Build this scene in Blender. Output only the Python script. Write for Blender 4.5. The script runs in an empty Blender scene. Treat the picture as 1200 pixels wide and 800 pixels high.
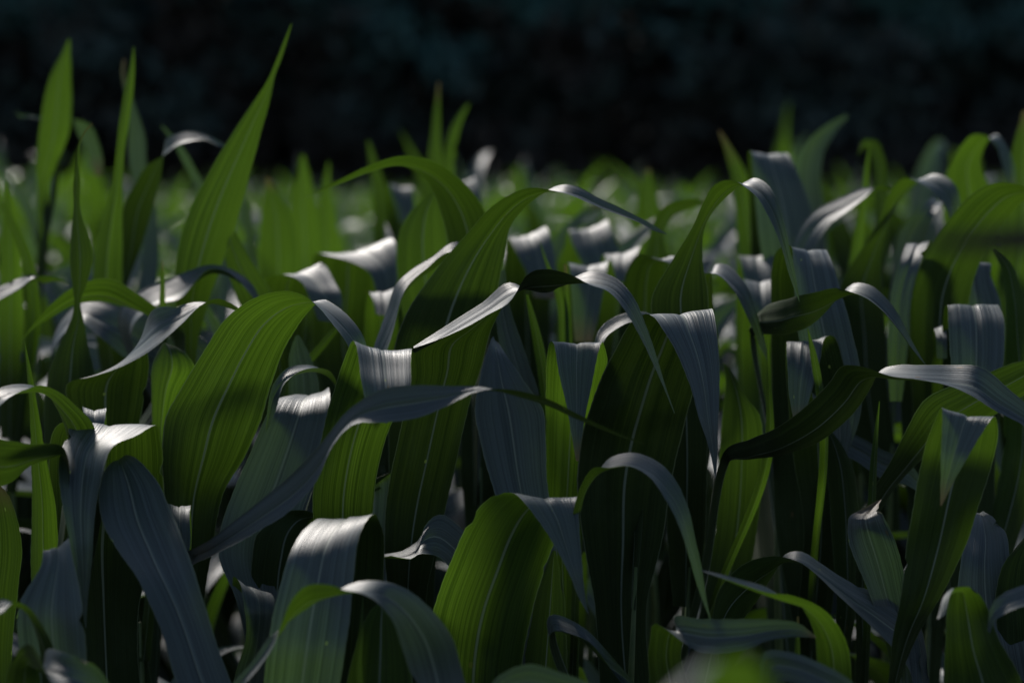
import bpy, math, random
import numpy as np
from mathutils import Vector

random.seed(11); rng = np.random.default_rng(11)
scn = bpy.context.scene
COL = scn.collection
R = math.radians

# ------------------------------------------------------------------ camera
CAM_Z, LENS, SENS = 1.30, 85.0, 36.0
FPX = LENS / SENS * 1200.0
PITCH = math.atan(195.0 / FPX)                 # horizon sits 195 px above the middle
C0 = np.array([0.0, 0.0, CAM_Z])
FWD = np.array([0, math.cos(PITCH), -math.sin(PITCH)])
UP = np.array([0, math.sin(PITCH), math.cos(PITCH)])
RT = np.array([1.0, 0, 0])
def at(x, y, D):                               # place in the field seen in that direction, D metres off
    return C0 + D * (FWD + (x - 600) / FPX * RT - (y - 400) / FPX * UP)

cam = bpy.data.cameras.new('camera'); co = bpy.data.objects.new('camera', cam); COL.objects.link(co)
co.location = C0; co.rotation_euler = (math.pi / 2 - PITCH, 0, 0)
cam.lens = LENS; cam.sensor_width = SENS; cam.clip_end = 1000; cam.clip_start = 0.05
cam.dof.use_dof = True; cam.dof.focus_distance = 2.22; cam.dof.aperture_fstop = 4.0
scn.camera = co

# ------------------------------------------------------------------ materials
def new_mat(name):
    m = bpy.data.materials.new(name); m.use_nodes = True
    nt = m.node_tree; nt.nodes.clear()
    return m, nt, nt.nodes, nt.links

class G:
    """small helper to write node graphs"""
    def __init__(s, nt): s.nt = nt; s.n = nt.nodes; s.l = nt.links
    def node(s, t, **kw):
        o = s.n.new(t)
        for k, v in kw.items(): setattr(o, k, v)
        return o
    def put(s, sock, v):
        if hasattr(v, 'is_linked') or hasattr(v, 'links'): s.l.new(v, sock)
        else: sock.default_value = v
    def math(s, op, a, b=0.0, c=None, clamp=False):
        o = s.node('ShaderNodeMath', operation=op, use_clamp=clamp)
        s.put(o.inputs[0], a); s.put(o.inputs[1], b)
        if c is not None: s.put(o.inputs[2], c)
        return o.outputs[0]
    def comb(s, x, y, z):
        o = s.node('ShaderNodeCombineXYZ')
        for i, v in enumerate((x, y, z)): s.put(o.inputs[i], v)
        return o.outputs[0]
    def noise(s, vec, scale=1.0, detail=2.0, rough=0.5):
        o = s.node('ShaderNodeTexNoise'); s.put(o.inputs['Vector'], vec)
        o.inputs['Scale'].default_value = scale; o.inputs['Detail'].default_value = detail
        o.inputs['Roughness'].default_value = rough
        return o.outputs[0]
    def ramp(s, f, lo, hi, a=0.0, b=1.0):
        o = s.node('ShaderNodeMapRange'); s.put(o.inputs[0], f)
        o.inputs[1].default_value = lo; o.inputs[2].default_value = hi
        o.inputs[3].default_value = a; o.inputs[4].default_value = b
        return o.outputs[0]
    def mix(s, f, a, b):
        o = s.node('ShaderNodeMix', data_type='RGBA')
        s.put(o.inputs[0], f)
        s.put(o.inputs[6], a if not isinstance(a, tuple) else (*a, 1))
        s.put(o.inputs[7], b if not isinstance(b, tuple) else (*b, 1))
        return o.outputs[2]

def leaf_material(name, shade_fac=1.0):
    m, nt, n, l = new_mat(name); g = G(nt)
    uv = g.node('ShaderNodeUVMap'); uv.uv_map = 'UVMap'
    sep = g.node('ShaderNodeSeparateXYZ'); l.new(uv.outputs[0], sep.inputs[0])
    u, v = sep.outputs[0], sep.outputs[1]
    rnd = g.node('ShaderNodeObjectInfo').outputs['Random']
    seed = g.math('MULTIPLY', rnd, 70.0)
    au = g.math('ABSOLUTE', g.math('SUBTRACT', u, 0.5))
    fine = g.noise(g.comb(g.math('MULTIPLY', u, 75.0), g.math('MULTIPLY', v, 2.2), seed), 1, 1.5, .5)
    band = g.noise(g.comb(g.math('MULTIPLY', u, 17.0), g.math('MULTIPLY', v, 1.6), seed), 1, 2, .55)
    blot = g.noise(g.comb(g.math('MULTIPLY', u, 2.5), g.math('MULTIPLY', v, 16.0), seed), 1, 4, .6)
    wav = g.math('SINE', g.math('MULTIPLY', u, 118.0))
    stripe = g.math('ADD', g.math('MULTIPLY', g.ramp(fine, .34, .66), .62), g.math('MULTIPLY', g.ramp(band, .32, .68), .38))
    rib = g.ramp(au, .018, .009)
    ribhalo = g.ramp(au, .10, .02)
    age = g.node('ShaderNodeAttribute'); age.attribute_name = 'age'
    agef = g.math('MULTIPLY', age.outputs['Fac'], g.ramp(blot, .3, .6, .5, 1.0))
    bf = g.node('ShaderNodeNewGeometry').outputs['Backfacing']
    # reflected colour
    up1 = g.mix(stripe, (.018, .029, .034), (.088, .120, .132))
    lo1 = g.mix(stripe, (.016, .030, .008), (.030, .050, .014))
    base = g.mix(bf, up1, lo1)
    base = g.mix(g.math('MULTIPLY', rib, .8), base, (.20, .24, .20))
    base = g.mix(g.math('MULTIPLY', g.ramp(au, .484, .494), .6), base, (.20, .23, .15))  # pale margin painted in for the bright rim light on leaf edges
    base = g.mix(g.ramp(blot, .5, .8, 0, .35), base, (.06, .085, .05))
    base = g.mix(agef, base, (.16, .11, .06))
    # little yellow specks and nibbles
    vo = g.node('ShaderNodeTexVoronoi', feature='F1'); vo.inputs['Scale'].default_value = 1.0
    l.new(g.comb(g.math('MULTIPLY', u, 4.0), g.math('MULTIPLY', v, 38.0), seed), vo.inputs['Vector'])
    vs = g.node('ShaderNodeSeparateColor'); l.new(vo.outputs['Color'], vs.inputs[0])
    speck = g.math('MULTIPLY', g.ramp(vo.outputs['Distance'], .09, .05), g.math('GREATER_THAN', vs.outputs[0], .93))
    base = g.mix(speck, base, (.35, .42, .10))
    vo2 = g.node('ShaderNodeTexVoronoi', feature='F1'); vo2.inputs['Scale'].default_value = 1.0
    l.new(g.comb(g.math('MULTIPLY', u, 7.0), g.math('MULTIPLY', v, 55.0), g.math('ADD', seed, 9.0)), vo2.inputs['Vector'])
    vs2 = g.node('ShaderNodeSeparateColor'); l.new(vo2.outputs['Color'], vs2.inputs[0])
    spot = g.math('MULTIPLY', g.ramp(vo2.outputs['Distance'], .22, .12), g.math('GREATER_THAN', vs2.outputs[1], .975))
    base = g.mix(g.math('MULTIPLY', spot, .8), base, (.11, .075, .035))
    # light coming through
    tr = g.mix(stripe, (.018 * shade_fac, .045 * shade_fac, .0012), (.067 * shade_fac, .138 * shade_fac, .008))
    tr = g.mix(g.math('MULTIPLY', rib, .75), tr, (.03, .05, .01))
    tr = g.mix(agef, tr, (.07, .05, .02))
    th = g.node('ShaderNodeAttribute'); th.attribute_name = 'shade_fac'
    # shade painted in: through-light cut leaf by leaf and towards the base
    sc_ = g.node('ShaderNodeVectorMath', operation='SCALE'); l.new(tr, sc_.inputs[0]); l.new(g.math('MULTIPLY', 1.1, th.outputs['Fac']), sc_.inputs['Scale'])
    tr = sc_.outputs[0]
    # small relief: pleats along the veins
    h = g.math('ADD', g.math('MULTIPLY', fine, .9), g.math('MULTIPLY', band, .35))
    h = g.math('ADD', h, g.math('MULTIPLY', wav, .06))
    h = g.math('ADD', h, g.math('MULTIPLY', blot, .12))
    bp = g.node('ShaderNodeBump'); bp.inputs['Strength'].default_value = .7
    bp.inputs['Distance'].default_value = .0008
    l.new(h, bp.inputs['Height'])
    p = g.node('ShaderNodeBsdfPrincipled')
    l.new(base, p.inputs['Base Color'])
    rough = g.ramp(g.math('ADD', stripe, blot), .4, 1.7, .40, .55)
    rough = g.math('ADD', rough, g.math('MULTIPLY', bf, .12))
    l.new(rough, p.inputs['Roughness'])
    p.inputs['IOR'].default_value = 1.5
    l.new(g.math('SUBTRACT', .52, g.math('MULTIPLY', bf, .40)), p.inputs['Specular IOR Level'])
    p.inputs['Sheen Weight'].default_value = .03; p.inputs['Sheen Roughness'].default_value = .5
    p.inputs['Sheen Tint'].default_value = (.75, .82, 1, 1)
    l.new(bp.outputs[0], p.inputs['Normal'])
    t = g.node('ShaderNodeBsdfTranslucent'); l.new(tr, t.inputs[0]); l.new(bp.outputs[0], t.inputs['Normal'])
    a = g.node('ShaderNodeAddShader'); l.new(p.outputs[0], a.inputs[0]); l.new(t.outputs[0], a.inputs[1])
    out = g.node('ShaderNodeOutputMaterial'); l.new(a.outputs[0], out.inputs[0])
    return m

M_LEAF = leaf_material('corn_leaf')

def simple_mat(name, c1, c2, scale, rough=.8, bump=.0, transl=None, coord='Object'):
    m, nt, n, l = new_mat(name); g = G(nt)
    tc = g.node('ShaderNodeTexCoord')
    f = g.noise(tc.outputs[coord], scale, 5, .6)
    c = g.mix(g.ramp(f, .35, .65), c1, c2)
    p = g.node('ShaderNodeBsdfPrincipled'); l.new(c, p.inputs['Base Color'])
    p.inputs['Roughness'].default_value = rough
    if bump:
        bp = g.node('ShaderNodeBump'); bp.inputs['Distance'].default_value = bump; l.new(f, bp.inputs['Height'])
        l.new(bp.outputs[0], p.inputs['Normal'])
    out = g.node('ShaderNodeOutputMaterial'); s = p.outputs[0]
    if transl:
        t = g.node('ShaderNodeBsdfTranslucent'); t.inputs[0].default_value = (*transl, 1)
        a = g.node('ShaderNodeAddShader'); l.new(s, a.inputs[0]); l.new(t.outputs[0], a.inputs[1]); s = a.outputs[0]
    l.new(s, out.inputs[0])
    return m
M_STALK = simple_mat('corn_stalk', (.05, .09, .02), (.09, .13, .04), 30, .5)
M_DARK = simple_mat('dark_leaf', (.018, .015, .009), (.04, .034, .018), 30, .7)  # very dark brown, opaque leaf colour
M_SOIL = simple_mat('soil', (.030, .022, .016), (.060, .045, .032), 6, .95, .02)
M_BARK = simple_mat('bark', (.020, .017, .014), (.05, .042, .034), 5, .9, .02)
M_HILL = simple_mat('hill_woods', (.006, .010, .009), (.016, .026, .024), .25, .95)
def tree_mat():
    m, nt, n, l = new_mat('tree_leaves'); g = G(nt)
    tc = g.node('ShaderNodeTexCoord'); sp = g.node('ShaderNodeSeparateXYZ'); l.new(tc.outputs['Object'], sp.inputs[0])
    rnd = g.node('ShaderNodeObjectInfo').outputs['Random']
    vm = g.node('ShaderNodeVectorMath', operation='ADD'); l.new(tc.outputs['Object'], vm.inputs[0]); l.new(g.comb(g.math('MULTIPLY', rnd, 50.0), 0, 0), vm.inputs[1])
    f = g.math('MULTIPLY', g.ramp(g.noise(vm.outputs[0], .36, 2, .5), .40, .68), g.ramp(sp.outputs[2], 1.6, 4.2, .04, 1.0))  # teal patches high up paint light coming through the foliage
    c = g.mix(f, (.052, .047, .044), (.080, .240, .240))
    p = g.node('ShaderNodeBsdfPrincipled'); l.new(c, p.inputs['Base Color']); p.inputs['Roughness'].default_value = .8
    p.inputs['Specular IOR Level'].default_value = .2
    l.new(p.outputs[0], g.node('ShaderNodeOutputMaterial').inputs[0])
    return m
M_TREE = tree_mat()

# ------------------------------------------------------------------ objects
def mesh_obj(name, verts, faces, mat, parent=None, uvs=None, ages=None, smooth=True, shade_fac=.6):
    me = bpy.data.meshes.new(name)
    me.from_pydata([tuple(v) for v in verts], [], faces)
    if uvs is not None:
        ul = me.uv_layers.new(name='UVMap')
        li = np.zeros(len(me.loops), dtype=np.int32); me.loops.foreach_get('vertex_index', li)
        ul.data.foreach_set('uv', np.asarray(uvs, dtype=np.float32)[li].ravel())
    if ages is not None:
        at_ = me.attributes.new('age', 'FLOAT', 'POINT'); at_.data.foreach_set('value', np.asarray(ages, dtype=np.float32))
    if ages is not None:
        at2 = me.attributes.new('shade_fac', 'FLOAT', 'POINT'); at2.data.foreach_set('value', np.broadcast_to(np.asarray(shade_fac, dtype=np.float32), (len(verts),)).copy())
    if smooth: me.polygons.foreach_set('use_smooth', [True] * len(me.polygons))
    me.materials.append(mat); me.update()
    o = bpy.data.objects.new(name, me); COL.objects.link(o)
    if parent is not None: o.parent = parent
    return o

def tag(o, label, cat, group=None, kind=None):
    if label: o['label'] = label
    if cat: o['category'] = cat
    if group: o['group'] = group
    if kind: o['kind'] = kind
    return o

def thing(name, label, cat, loc, group=None):
    o = bpy.data.objects.new(name, None); COL.objects.link(o)
    o.location = loc; o.empty_display_size = .05
    return tag(o, label, cat, group)

def base_shade(uv, t, x0, x1, lo=.04):
    # paints shade into the blade: through-light fades towards the leaf base
    s = np.array([q[1] for q in uv]); x = np.clip((s / s.max() - x0) / (x1 - x0), 0, 1)
    return t * (lo + (1 - lo) * x * x * (3 - 2 * x))

def grid_faces(nr, nc):
    return [(i * nc + j, i * nc + j + 1, (i + 1) * nc + j + 1, (i + 1) * nc + j) for i in range(nr - 1) for j in range(nc - 1)]

def catmull(P, T, ts):
    """interpolate rows of P at parameters T (non-uniform, Hermite with finite differences)"""
    P = np.asarray(P, float); n = len(P); M = np.zeros_like(P)
    d = np.diff(P, axis=0) / np.diff(T)[:, None]
    M[0], M[-1] = d[0], d[-1]
    for i in range(1, n - 1):
        h0, h1 = T[i] - T[i - 1], T[i + 1] - T[i]
        M[i] = (d[i - 1] * h1 + d[i] * h0) / (h0 + h1)
    out = []
    for t in ts:
        k = min(max(int(np.searchsorted(T, t)) - 1, 0), n - 2)
        h = T[k + 1] - T[k]; s = (t - T[k]) / h
        out.append((2*s**3 - 3*s**2 + 1) * P[k] + (s**3 - 2*s**2 + s) * h * M[k] + (-2*s**3 + 3*s**2) * P[k+1] + (s**3 - s**2) * h * M[k+1])
    return np.array(out)

def ribbon(E1, E2, nr, nc, cup, ruffle, seed, age_tip=0.0, rib=.0011):
    """leaf blade between two edge curves: trough towards the upper side, raised midrib, wavy margins"""
    mid = (E1 + E2) / 2
    seg = np.linalg.norm(np.diff(mid, axis=0), axis=1)
    T = np.concatenate([[0], np.cumsum(np.maximum(seg, .004))])
    ts = np.linspace(0, T[-1], nr)
    A, B = catmull(E1, T, ts), catmull(E2, T, ts)
    mid = (A + B) / 2
    t = np.gradient(mid, axis=0); t /= np.linalg.norm(t, axis=1)[:, None] + 1e-9
    W = B - A; w = np.linalg.norm(W, axis=1)
    N = np.cross(t, W); nn = np.linalg.norm(N, axis=1)[:, None]
    N = N / (nn + 1e-6)
    for _ in range(4):
        N[1:-1] = (N[:-2] + N[1:-1] * 2 + N[2:]) / 4
    vs, uv, ag = [], [], []
    r = random.Random(seed)
    ph = [r.uniform(0, 6.28) for _ in range(8)]
    fr = [r.uniform(16, 26), r.uniform(30, 44)]
    us = np.linspace(0, 1, nc)
    notch = {0: [], nc - 1: []}
    if r.random() < .55:
        for _ in range(r.randint(1, 4)):
            notch[r.choice((0, nc - 1))].append((r.uniform(.2, .95) * T[-1], r.uniform(.0015, .006), r.uniform(.002, .006)))
    fade = np.clip(w / .03, 0, 1)
    for i in range(nr):
        s = ts[i]
        for j, u in enumerate(us):
            a = 2 * u - 1
            prof = (1 - abs(a)) * .55 + (1 - a * a) * .45
            off = -cup * w[i] * prof
            off -= rib * math.exp(-(a / .05) ** 2) * fade[i]
            k = ph[0] if a < 0 else ph[1]
            off += ruffle * fade[i] * abs(a) ** 2.2 * (math.sin(fr[0] * s + k) + .45 * math.sin(fr[1] * s + k * 2 + ph[2]))
            off += .00035 * fade[i] * (math.sin(a * 7 + ph[3] + s * 3) + .35 * math.sin(a * 13 + ph[4] - s * 5)) * (abs(a) < .98)
            uu = u
            if j in notch and w[i] > .012:
                cut = sum(dp * math.exp(-((s - s0) / wd) ** 2) for s0, dp, wd in notch[j])
                cut += .0004 * (1 + math.sin(s * 310 + ph[5]) * math.sin(s * 173 + ph[6]))
                uu = u + (cut / w[i]) * (1 if j == 0 else -1)
            vs.append(A[i] + W[i] * uu + N[i] * off)
            uv.append((u, s))
            x = s / T[-1]
            ag.append(max(0, (x - (1 - age_tip)) / age_tip) if age_tip > 0 else 0)
    return vs, [f[::-1] for f in grid_faces(nr, nc)], uv, ag     # front face = upper side

def base_z(D, x): return 0.0

def stalk_mesh(pts, radii, ns=10):
    vs, fs = [], []
    for i, (p, r) in enumerate(zip(pts, radii)):
        for k in range(ns):
            a = 2 * math.pi * k / ns
            vs.append((p[0] + r * math.cos(a), p[1] + r * math.sin(a), p[2]))
    for i in range(len(pts) - 1):
        for k in range(ns):
            k2 = (k + 1) % ns
            fs.append((i * ns + k, i * ns + k2, (i + 1) * ns + k2, (i + 1) * ns + k))
    fs.append(tuple(range(ns - 1, -1, -1))); fs.append(tuple((len(pts) - 1) * ns + k for k in range(ns)))
    return vs, fs

def arch_curve(z0, az, th0, L, droop, wmax, side=0.0, twist=0.0, n=12, r0=.008, pw=1.6):
    """edge curves of a freely arching leaf, growing from the stalk"""
    E1, E2 = [], []
    p = np.array([r0 * math.cos(az), r0 * math.sin(az), z0]); a = az
    for i in range(n + 1):
        s = i / n
        th = th0 - droop * s ** pw
        a = az + side * s
        d = np.array([math.cos(th) * math.cos(a), math.cos(th) * math.sin(a), math.sin(th)])
        sidev = np.array([-math.sin(a), math.cos(a), 0])
        nrm = np.cross(d, sidev)
        tw = twist * s
        wv = sidev * math.cos(tw) + nrm * math.sin(tw)
        w = wmax * min(1, .42 + 2.2 * s) * (max(0, 1 - s) ** .62 if s > .55 else (.45 ** .62 + (1 - .45 ** .62) * (1 - ((s / .55) ** 2)))) 
        w = wmax * (.38 + .62 * min(1, s / .3) ** .8) * max(0.0, 1 - max(0, (s - .35) / .65) ** 1.5)
        # upper side must face up: e1 on the right of travel seen from above
        E1.append(p - wv * w / 2); E2.append(p + wv * w / 2)
        p = p + d * L / n
    return np.array(E1), np.array(E2)

def make_arch_leaf(parent, z0, az, th0, L, droop, wmax, seed, side=0, twist=0, nr=34, nc=11, cup=.12, ruffle=.0028, origin=(0, 0, 0)):
    A, B = arch_curve(z0, az, th0, L, droop, wmax, side, twist)
    vs, fs, uv, ag = ribbon(A, B, nr, nc, cup, ruffle, seed)
    return mesh_obj('leaf', vs, fs, M_LEAF, parent, uv, ag)

# ------------------------------------------------------------------ the traced plants
PL = {}      # key -> dict(x, D, label)
def plant(key, x, D, label, low=3): PL[key] = dict(x=x, D=D, label=label, leaves=[], low=low)
def leaf(key, D, secs, W=None, cup=.10, ruf=.0016, age=0.0, s=None, base=True, label=None, dry=False, t=.55):  # t scales through-light per leaf, painting lit and shaded leaves
    PL[key]['leaves'].append(dict(D=D, secs=secs, W=W, cup=cup, ruf=ruf, age=age, s=s, base=base, label=label, dry=dry, t=t))

plant('p01', 45, 3.35, 'tall blurred corn plant at far left with a broad pointed leaf standing upright')
leaf('p01', 3.35, [(44,235,52,238),(42,205,62,205),(45,165,82,155),(50,125,85,122),(58,90,84,90),(70,66,83,66),(80,46,82,46)], cup=.06, t=1.3)
leaf('p01', 3.4, [(60,150,66,155,3),(83,134,86,140),(88,150,103,144),(97,170,115,165),(107,192,121,190),(112,206,119,206)], s=0, t=0.8)
leaf('p01', 3.4, [(60,175,66,178),(48,138,52,142),(35,135,36,138),(22,134,22,137),(17,127,18,128)], t=0.8)
plant('p02', 140, 2.95, 'blurred corn plant with a narrow spike leaf left of the tall spear leaf')
leaf('p02', 2.9, [(108,335,144,335),(112,290,144,290),(122,250,144,245),(131,215,144,212),(137,170,147,170),(141,130,154,130),(147,100,157,100),(153,72,158,72),(156,55,157,55)], cup=.22, t=1.2)
leaf('p02', 3.3, [(178,215,158,215),(172,190,152,195),(171,165,150,170),(163,135,151,140),(153,108,146,110),(146,85,142,85),(147,70,144,70)], t=0.6)
leaf('p02', 3.0, [(142,330,150,332,3),(142,290,165,290,2),(143,245,178,250,1),(158,215,188,212),(174,193,192,185,-1),(190,184,193,172,-2),(203,174,196,163,-3),(222,167,222,155,-4),(242,165,243,159,-4),(255,171,256,165,-4),(265,173,265,171,-4)], W=6, t=0.4)
plant('p03', 232, 2.75, 'corn plant with the tallest spear-shaped green leaf pointing up at left of centre')
leaf('p03', 2.72, [(215,400,232,405),(204,340,248,345),(208,290,268,290),(222,245,284,240),(243,205,296,195),(268,163,307,155),(292,128,317,115),(313,97,322,88),(325,68,330,68),(335,42,338,43),(341,28,342,29)], cup=.12, W=7, t=0.95)
leaf('p03', 2.68, [(165,372,148,352,0),(185,358,170,338),(212,350,200,327),(230,330,225,317),(244,317,244,311),(262,318,262,313),(280,330,283,323),(296,348,300,340),(306,362,307,360)], W=6.5, t=0.4)
leaf('p03', 2.6, [(186,372,194,372),(188,330,193,330),(190,305,190.5,305)], cup=.2, t=1.3)
leaf('p03', 3.3, [(238,215,228,215),(228,195,218,198),(212,170,205,172),(190,147,189,149)], t=0.9)
plant('p04', 95, 2.6, 'corn plant at left with a twisted upright leaf before a green arching leaf')
leaf('p04', 2.55, [(62,600,106,600),(52,520,118,520),(52,470,114,470),(56,440,112,440),(68,405,104,405),(84,372,98,375),(87,356,94,356),(84,332,103,330),(81,305,109,300),(83,275,103,275),(86,245,94,245),(86,215,94,212),(89,190,92,188),(92,168,95,166),(100,152,102,153),(109,144,109,145)], cup=.16, t=0.6)
leaf('p04', 2.75, [(80,385,84,362,2),(92,378,96,353,2),(112,392,125,354,1),(140,415,165,368,0),(175,440,200,395,-1),(200,480,222,430,-2),(215,520,225,490,-2)], cup=.07, t=0.4)
leaf('p04', 2.62, [(198,392,206,376,2),(178,372,184,362,1),(148,359,160,344),(118,353,132,327),(85,357,95,331),(58,372,66,350),(38,385,44,373),(27,398,29,392)], W=6, t=0.8)
leaf('p04', 2.72, [(-30,372,-30,350),(0,352,0,336),(25,336,22,327),(38,325,40,322),(52,321,50,333),(65,323,63,330),(75,328,73,331),(83,336,80,334)], W=5, base=False, t=0.6)
plant('p05', 165, 2.42, 'corn plant whose dark green leaf turns over into a broad silver ribbon')
leaf('p05', 2.4, [(92,600,140,600,5),(88,540,152,540,5),(82,490,166,485,4),(80,449,175,424,2),(108,440,170,396,0),(146,426,174,376,-2),(184,404,186,361,-4),(214,379,211,357,-4),(236,358,236,352,-4),(256,350,256,356,-4),(270,355,268,360,-4),(284,364,282,367,-4)], W=7.5, t=0.4)
leaf('p05', 2.75, [(196,398,206,384,1),(222,412,232,395),(240,435,250,412),(255,465,260,450)], t=0.4)
leaf('p05', 2.45, [(182,560,196,560),(178,500,200,500),(177,455,214,458),(179,424,229,429),(187,408,212,409),(192,401,195,402)], cup=.3, t=1.3)
plant('p06', 62, 2.1, 'corn plant at left edge with upright bright green blade and white sunlit leaf')
leaf('p06', 2.13, [(36,700,72,700),(35,640,69,640),(37,590,65,590),(36,530,54,530),(35,475,46,485),(31,430,37,435),(28,398,29,400)], cup=.2, t=1.15)
leaf('p06', 2.1, [(84,560,122,545,3),(79,520,114,508,2),(73,496,108,492,1),(62,472,92,475,0),(52,457,72,458,-1),(42,452,48,449,-2),(30,449,32,454,-3),(10,450,14,463,-4),(-8,458,0,476,-5),(-20,475,-12,490,-5),(-28,510,-20,515,-5)], W=6.5, t=0.8)
leaf('p06', 2.03, [(72,534,72,520,3),(58,540,56,517,1),(36,548,37,518,0),(14,566,14,515,-1),(-10,572,-10,512,-1),(-40,560,-40,515,-1),(-70,550,-70,540,-1)][::1], W=7, cup=.05, t=0.5)
plant('p07', 130, 2.12, 'corn plant at lower left with a broad leaf folded flat, white along the fold')
leaf('p07', 2.12, [(80,700,165,700,10),(62,640,180,640,10),(57,590,191,590,9),(56,540,192,545,7),(62,503,190,512,4),(74,490,184,493,1),(80,493,160,507,-2),(70,527,131,527,-5),(69,560,121,565,-7),(75,600,113,600,-8),(84,650,109,650,-9),(94,700,103,700,-9),(100,735,101,735,-9)], cup=.05, ruf=.003, t=0.75)
leaf('p07', 2.3, [(98,540,124,540,2),(98,500,125,500,1),(96,478,125,479,0),(97,486,124,488,-2),(98,510,120,512,-3),(103,540,110,540,-3)])
plant('p08', 285, 1.97, 'corn plant with a wide dark slate leaf and pale midrib slanting at lower left')
leaf('p08', 2.0, [(300,860,235,860,-4),(272,797,205,797,-3),(252,742,186,735,-2),(235,692,161,680,-1),(216,637,134,640,2),(199,595,117,602,5),(182,560,116,568,7),(164,540,121,548,8),(148,533,130,539,10),(138,541,130,547,12)], cup=.13, ruf=.003)
leaf('p08', 2.1, [(310,800,275,790,3),(316,745,288,745,1),(321,714,287,716,0),(321,697,282,690,1),(308,690,274,676,3),(298,698,272,684,6)])
leaf('p08', 2.15, [(195,680,225,680,5),(195,620,225,620,3),(196,590,224,591,0),(197,600,223,600,-2),(198,640,223,640,-4),(205,680,215,680,-4)])
plant('p09', 75, 1.93, 'corn plant in the lower left corner with a lilac grey leaf')
leaf('p09', 1.95, [(112,850,42,850,-1),(105,800,30,800,0),(101,765,22,760,0),(98,720,20,710,0),(92,680,33,685,1),(86,652,46,664,2),(82,633,50,647,4),(78,638,54,651,8)], cup=.1)
leaf('p09', 1.9, [(50,830,70,830,2),(48,790,66,790,1),(46,758,63,758,0),(38,730,52,732,-1),(26,711,34,708,-2),(14,706,16,702,-3),(4,701,6,714,-4),(-15,710,-10,727,-5),(-22,740,-18,745,-5)], W=4.5)
leaf('p09', 1.86, [(5,840,50,840,4),(8,795,48,795,3),(20,764,46,778,1),(34,756,52,790,0),(62,803,54,759,-2),(92,818,80,765,-3),(120,838,112,778,-3),(140,860,132,805,-3)], W=6)
leaf('p09', 2.15, [(-30,760,15,760),(-30,700,22,690),(-25,640,26,640),(-22,600,18,600),(-20,575,5,573),(-15,560,-10,560)])
plant('p10', 222, 2.22, 'corn plant with the largest sunlit green leaf arching right, half in shadow')
leaf('p10', 2.25, [(205,700,240,700,9),(197,640,250,640,8),(192,580,262,580,7),(189,525,290,530,5),(194,488,307,490,4),(215,450,320,445,3),(240,408,336,405,2),(268,368,352,380,1),(304,345,363,365,0),(334,340,371,357,-1),(353,345,379,351,-2),(369,358,394,358,-3),(386,378,412,373,-4),(405,402,429,400,-5),(418,440,434,440,-5),(426,466,430,466,-5)], W=9, cup=.09, ruf=.0012, t=.94)
leaf('p10', 2.03, [(218,672,212,654,9),(255,648,244,632,3),(304,621,296,592,0),(341,597,335,562,-1),(371,562,367,532,-2),(390,522,386,508,-3),(415,498,410,478,-4),(450,496,442,457,-5),(490,491,478,450,-5),(525,476,520,451,-5),(562,458,562,452,-5),(600,456,598,462,-4),(640,466,638,474,-4),(680,486,678,492,-4),(720,505,719,509,-3),(754,519,754,520,-3)], W=5, s=.3, cup=.12, t=0.08)
plant('p11', 330, 2.38, 'corn plant with a slate blue leaf and white midrib behind the big lit leaf')
leaf('p11', 2.35, [(335,700,275,700,-4),(345,650,256,650,-3),(354,600,262,608,-2),(370,555,280,560,-1),(381,510,300,515,0),(386,482,313,484,1),(387,465,322,469,3),(386,459,336,459,7),(380,464,345,463,13)], cup=.08, ruf=.004, t=0.5)
leaf('p11', 2.36, [(400,462,396,446,2),(386,440,386,433,1),(370,429,370,431,0),(352,427,350,437,-1),(335,431,334,451,-2),(322,446,327,468,-3),(315,468,320,490,-4),(311,505,313,505,-4)], W=4)
leaf('p11', 2.6, [(345,432,353,438),(365,412,372,418),(388,386,393,392),(402,374,404,377)])
leaf('p11', 2.5, [(375,480,338,480),(372,440,338,440),(358,405,340,410),(350,392,346,394)])
plant('p12', 428, 2.32, 'corn plant with a leaf folded square, grey front and green left side')
leaf('p12', 2.13, [(380,700,428,700,9),(370,640,436,640,9),(366,590,438,590,8),(373,530,448,530,6),(384,480,466,480,4),(398,435,481,440,2),(411,402,483,411,0),(416,404,482,414,-2),(420,425,482,432,-4),(424,450,481,455,-6),(430,474,474,476,-7),(442,488,462,490,-7),(452,496,453,496,-7)], cup=.06, t=0.85)
leaf('p12', 2.32, [(300,720,350,720),(294,660,365,655),(303,620,374,625),(322,602,386,606),(350,598,392,602,-1),(372,603,398,612,-3)], t=0.3)
leaf('p12', 2.4, [(450,560,412,575),(432,575,424,580),(445,570,447,572)], s=0)
plant('p13', 505, 2.33, 'corn plant in the centre with two great green leaves arching over to silver tips')
leaf('p13', 2.4, [(470,680,510,680,4),(462,610,516,610,4),(455,540,528,540,4),(455,480,548,480,4),(462,405,572,400,3),(476,367,582,350,2),(504,325,590,308,1),(548,272,600,266,0),(574,242,612,248,-1),(600,224,625,234,-2),(626,218,640,223,-3),(650,223,650,216,-4),(668,228,662,214,-5),(690,238,680,218,-5),(708,246,698,229,-5),(730,254,722,241,-5),(750,262,748,254,-5),(765,270,768,265,-5),(782,275,782,274,-5)], W=7, cup=.1, t=0.55)
leaf('p13', 2.24, [(455,700,500,700,7),(450,640,512,640,6),(452,590,524,590,6),(462,535,538,530,5),(474,480,552,470,4),(481,440,566,425,3),(483,407,577,381,1),(508,396,585,364,0),(545,379,592,352,-1),(578,362,597,346,-1),(597,349,601,343,-1)], cup=.1, t=0.22)
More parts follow.
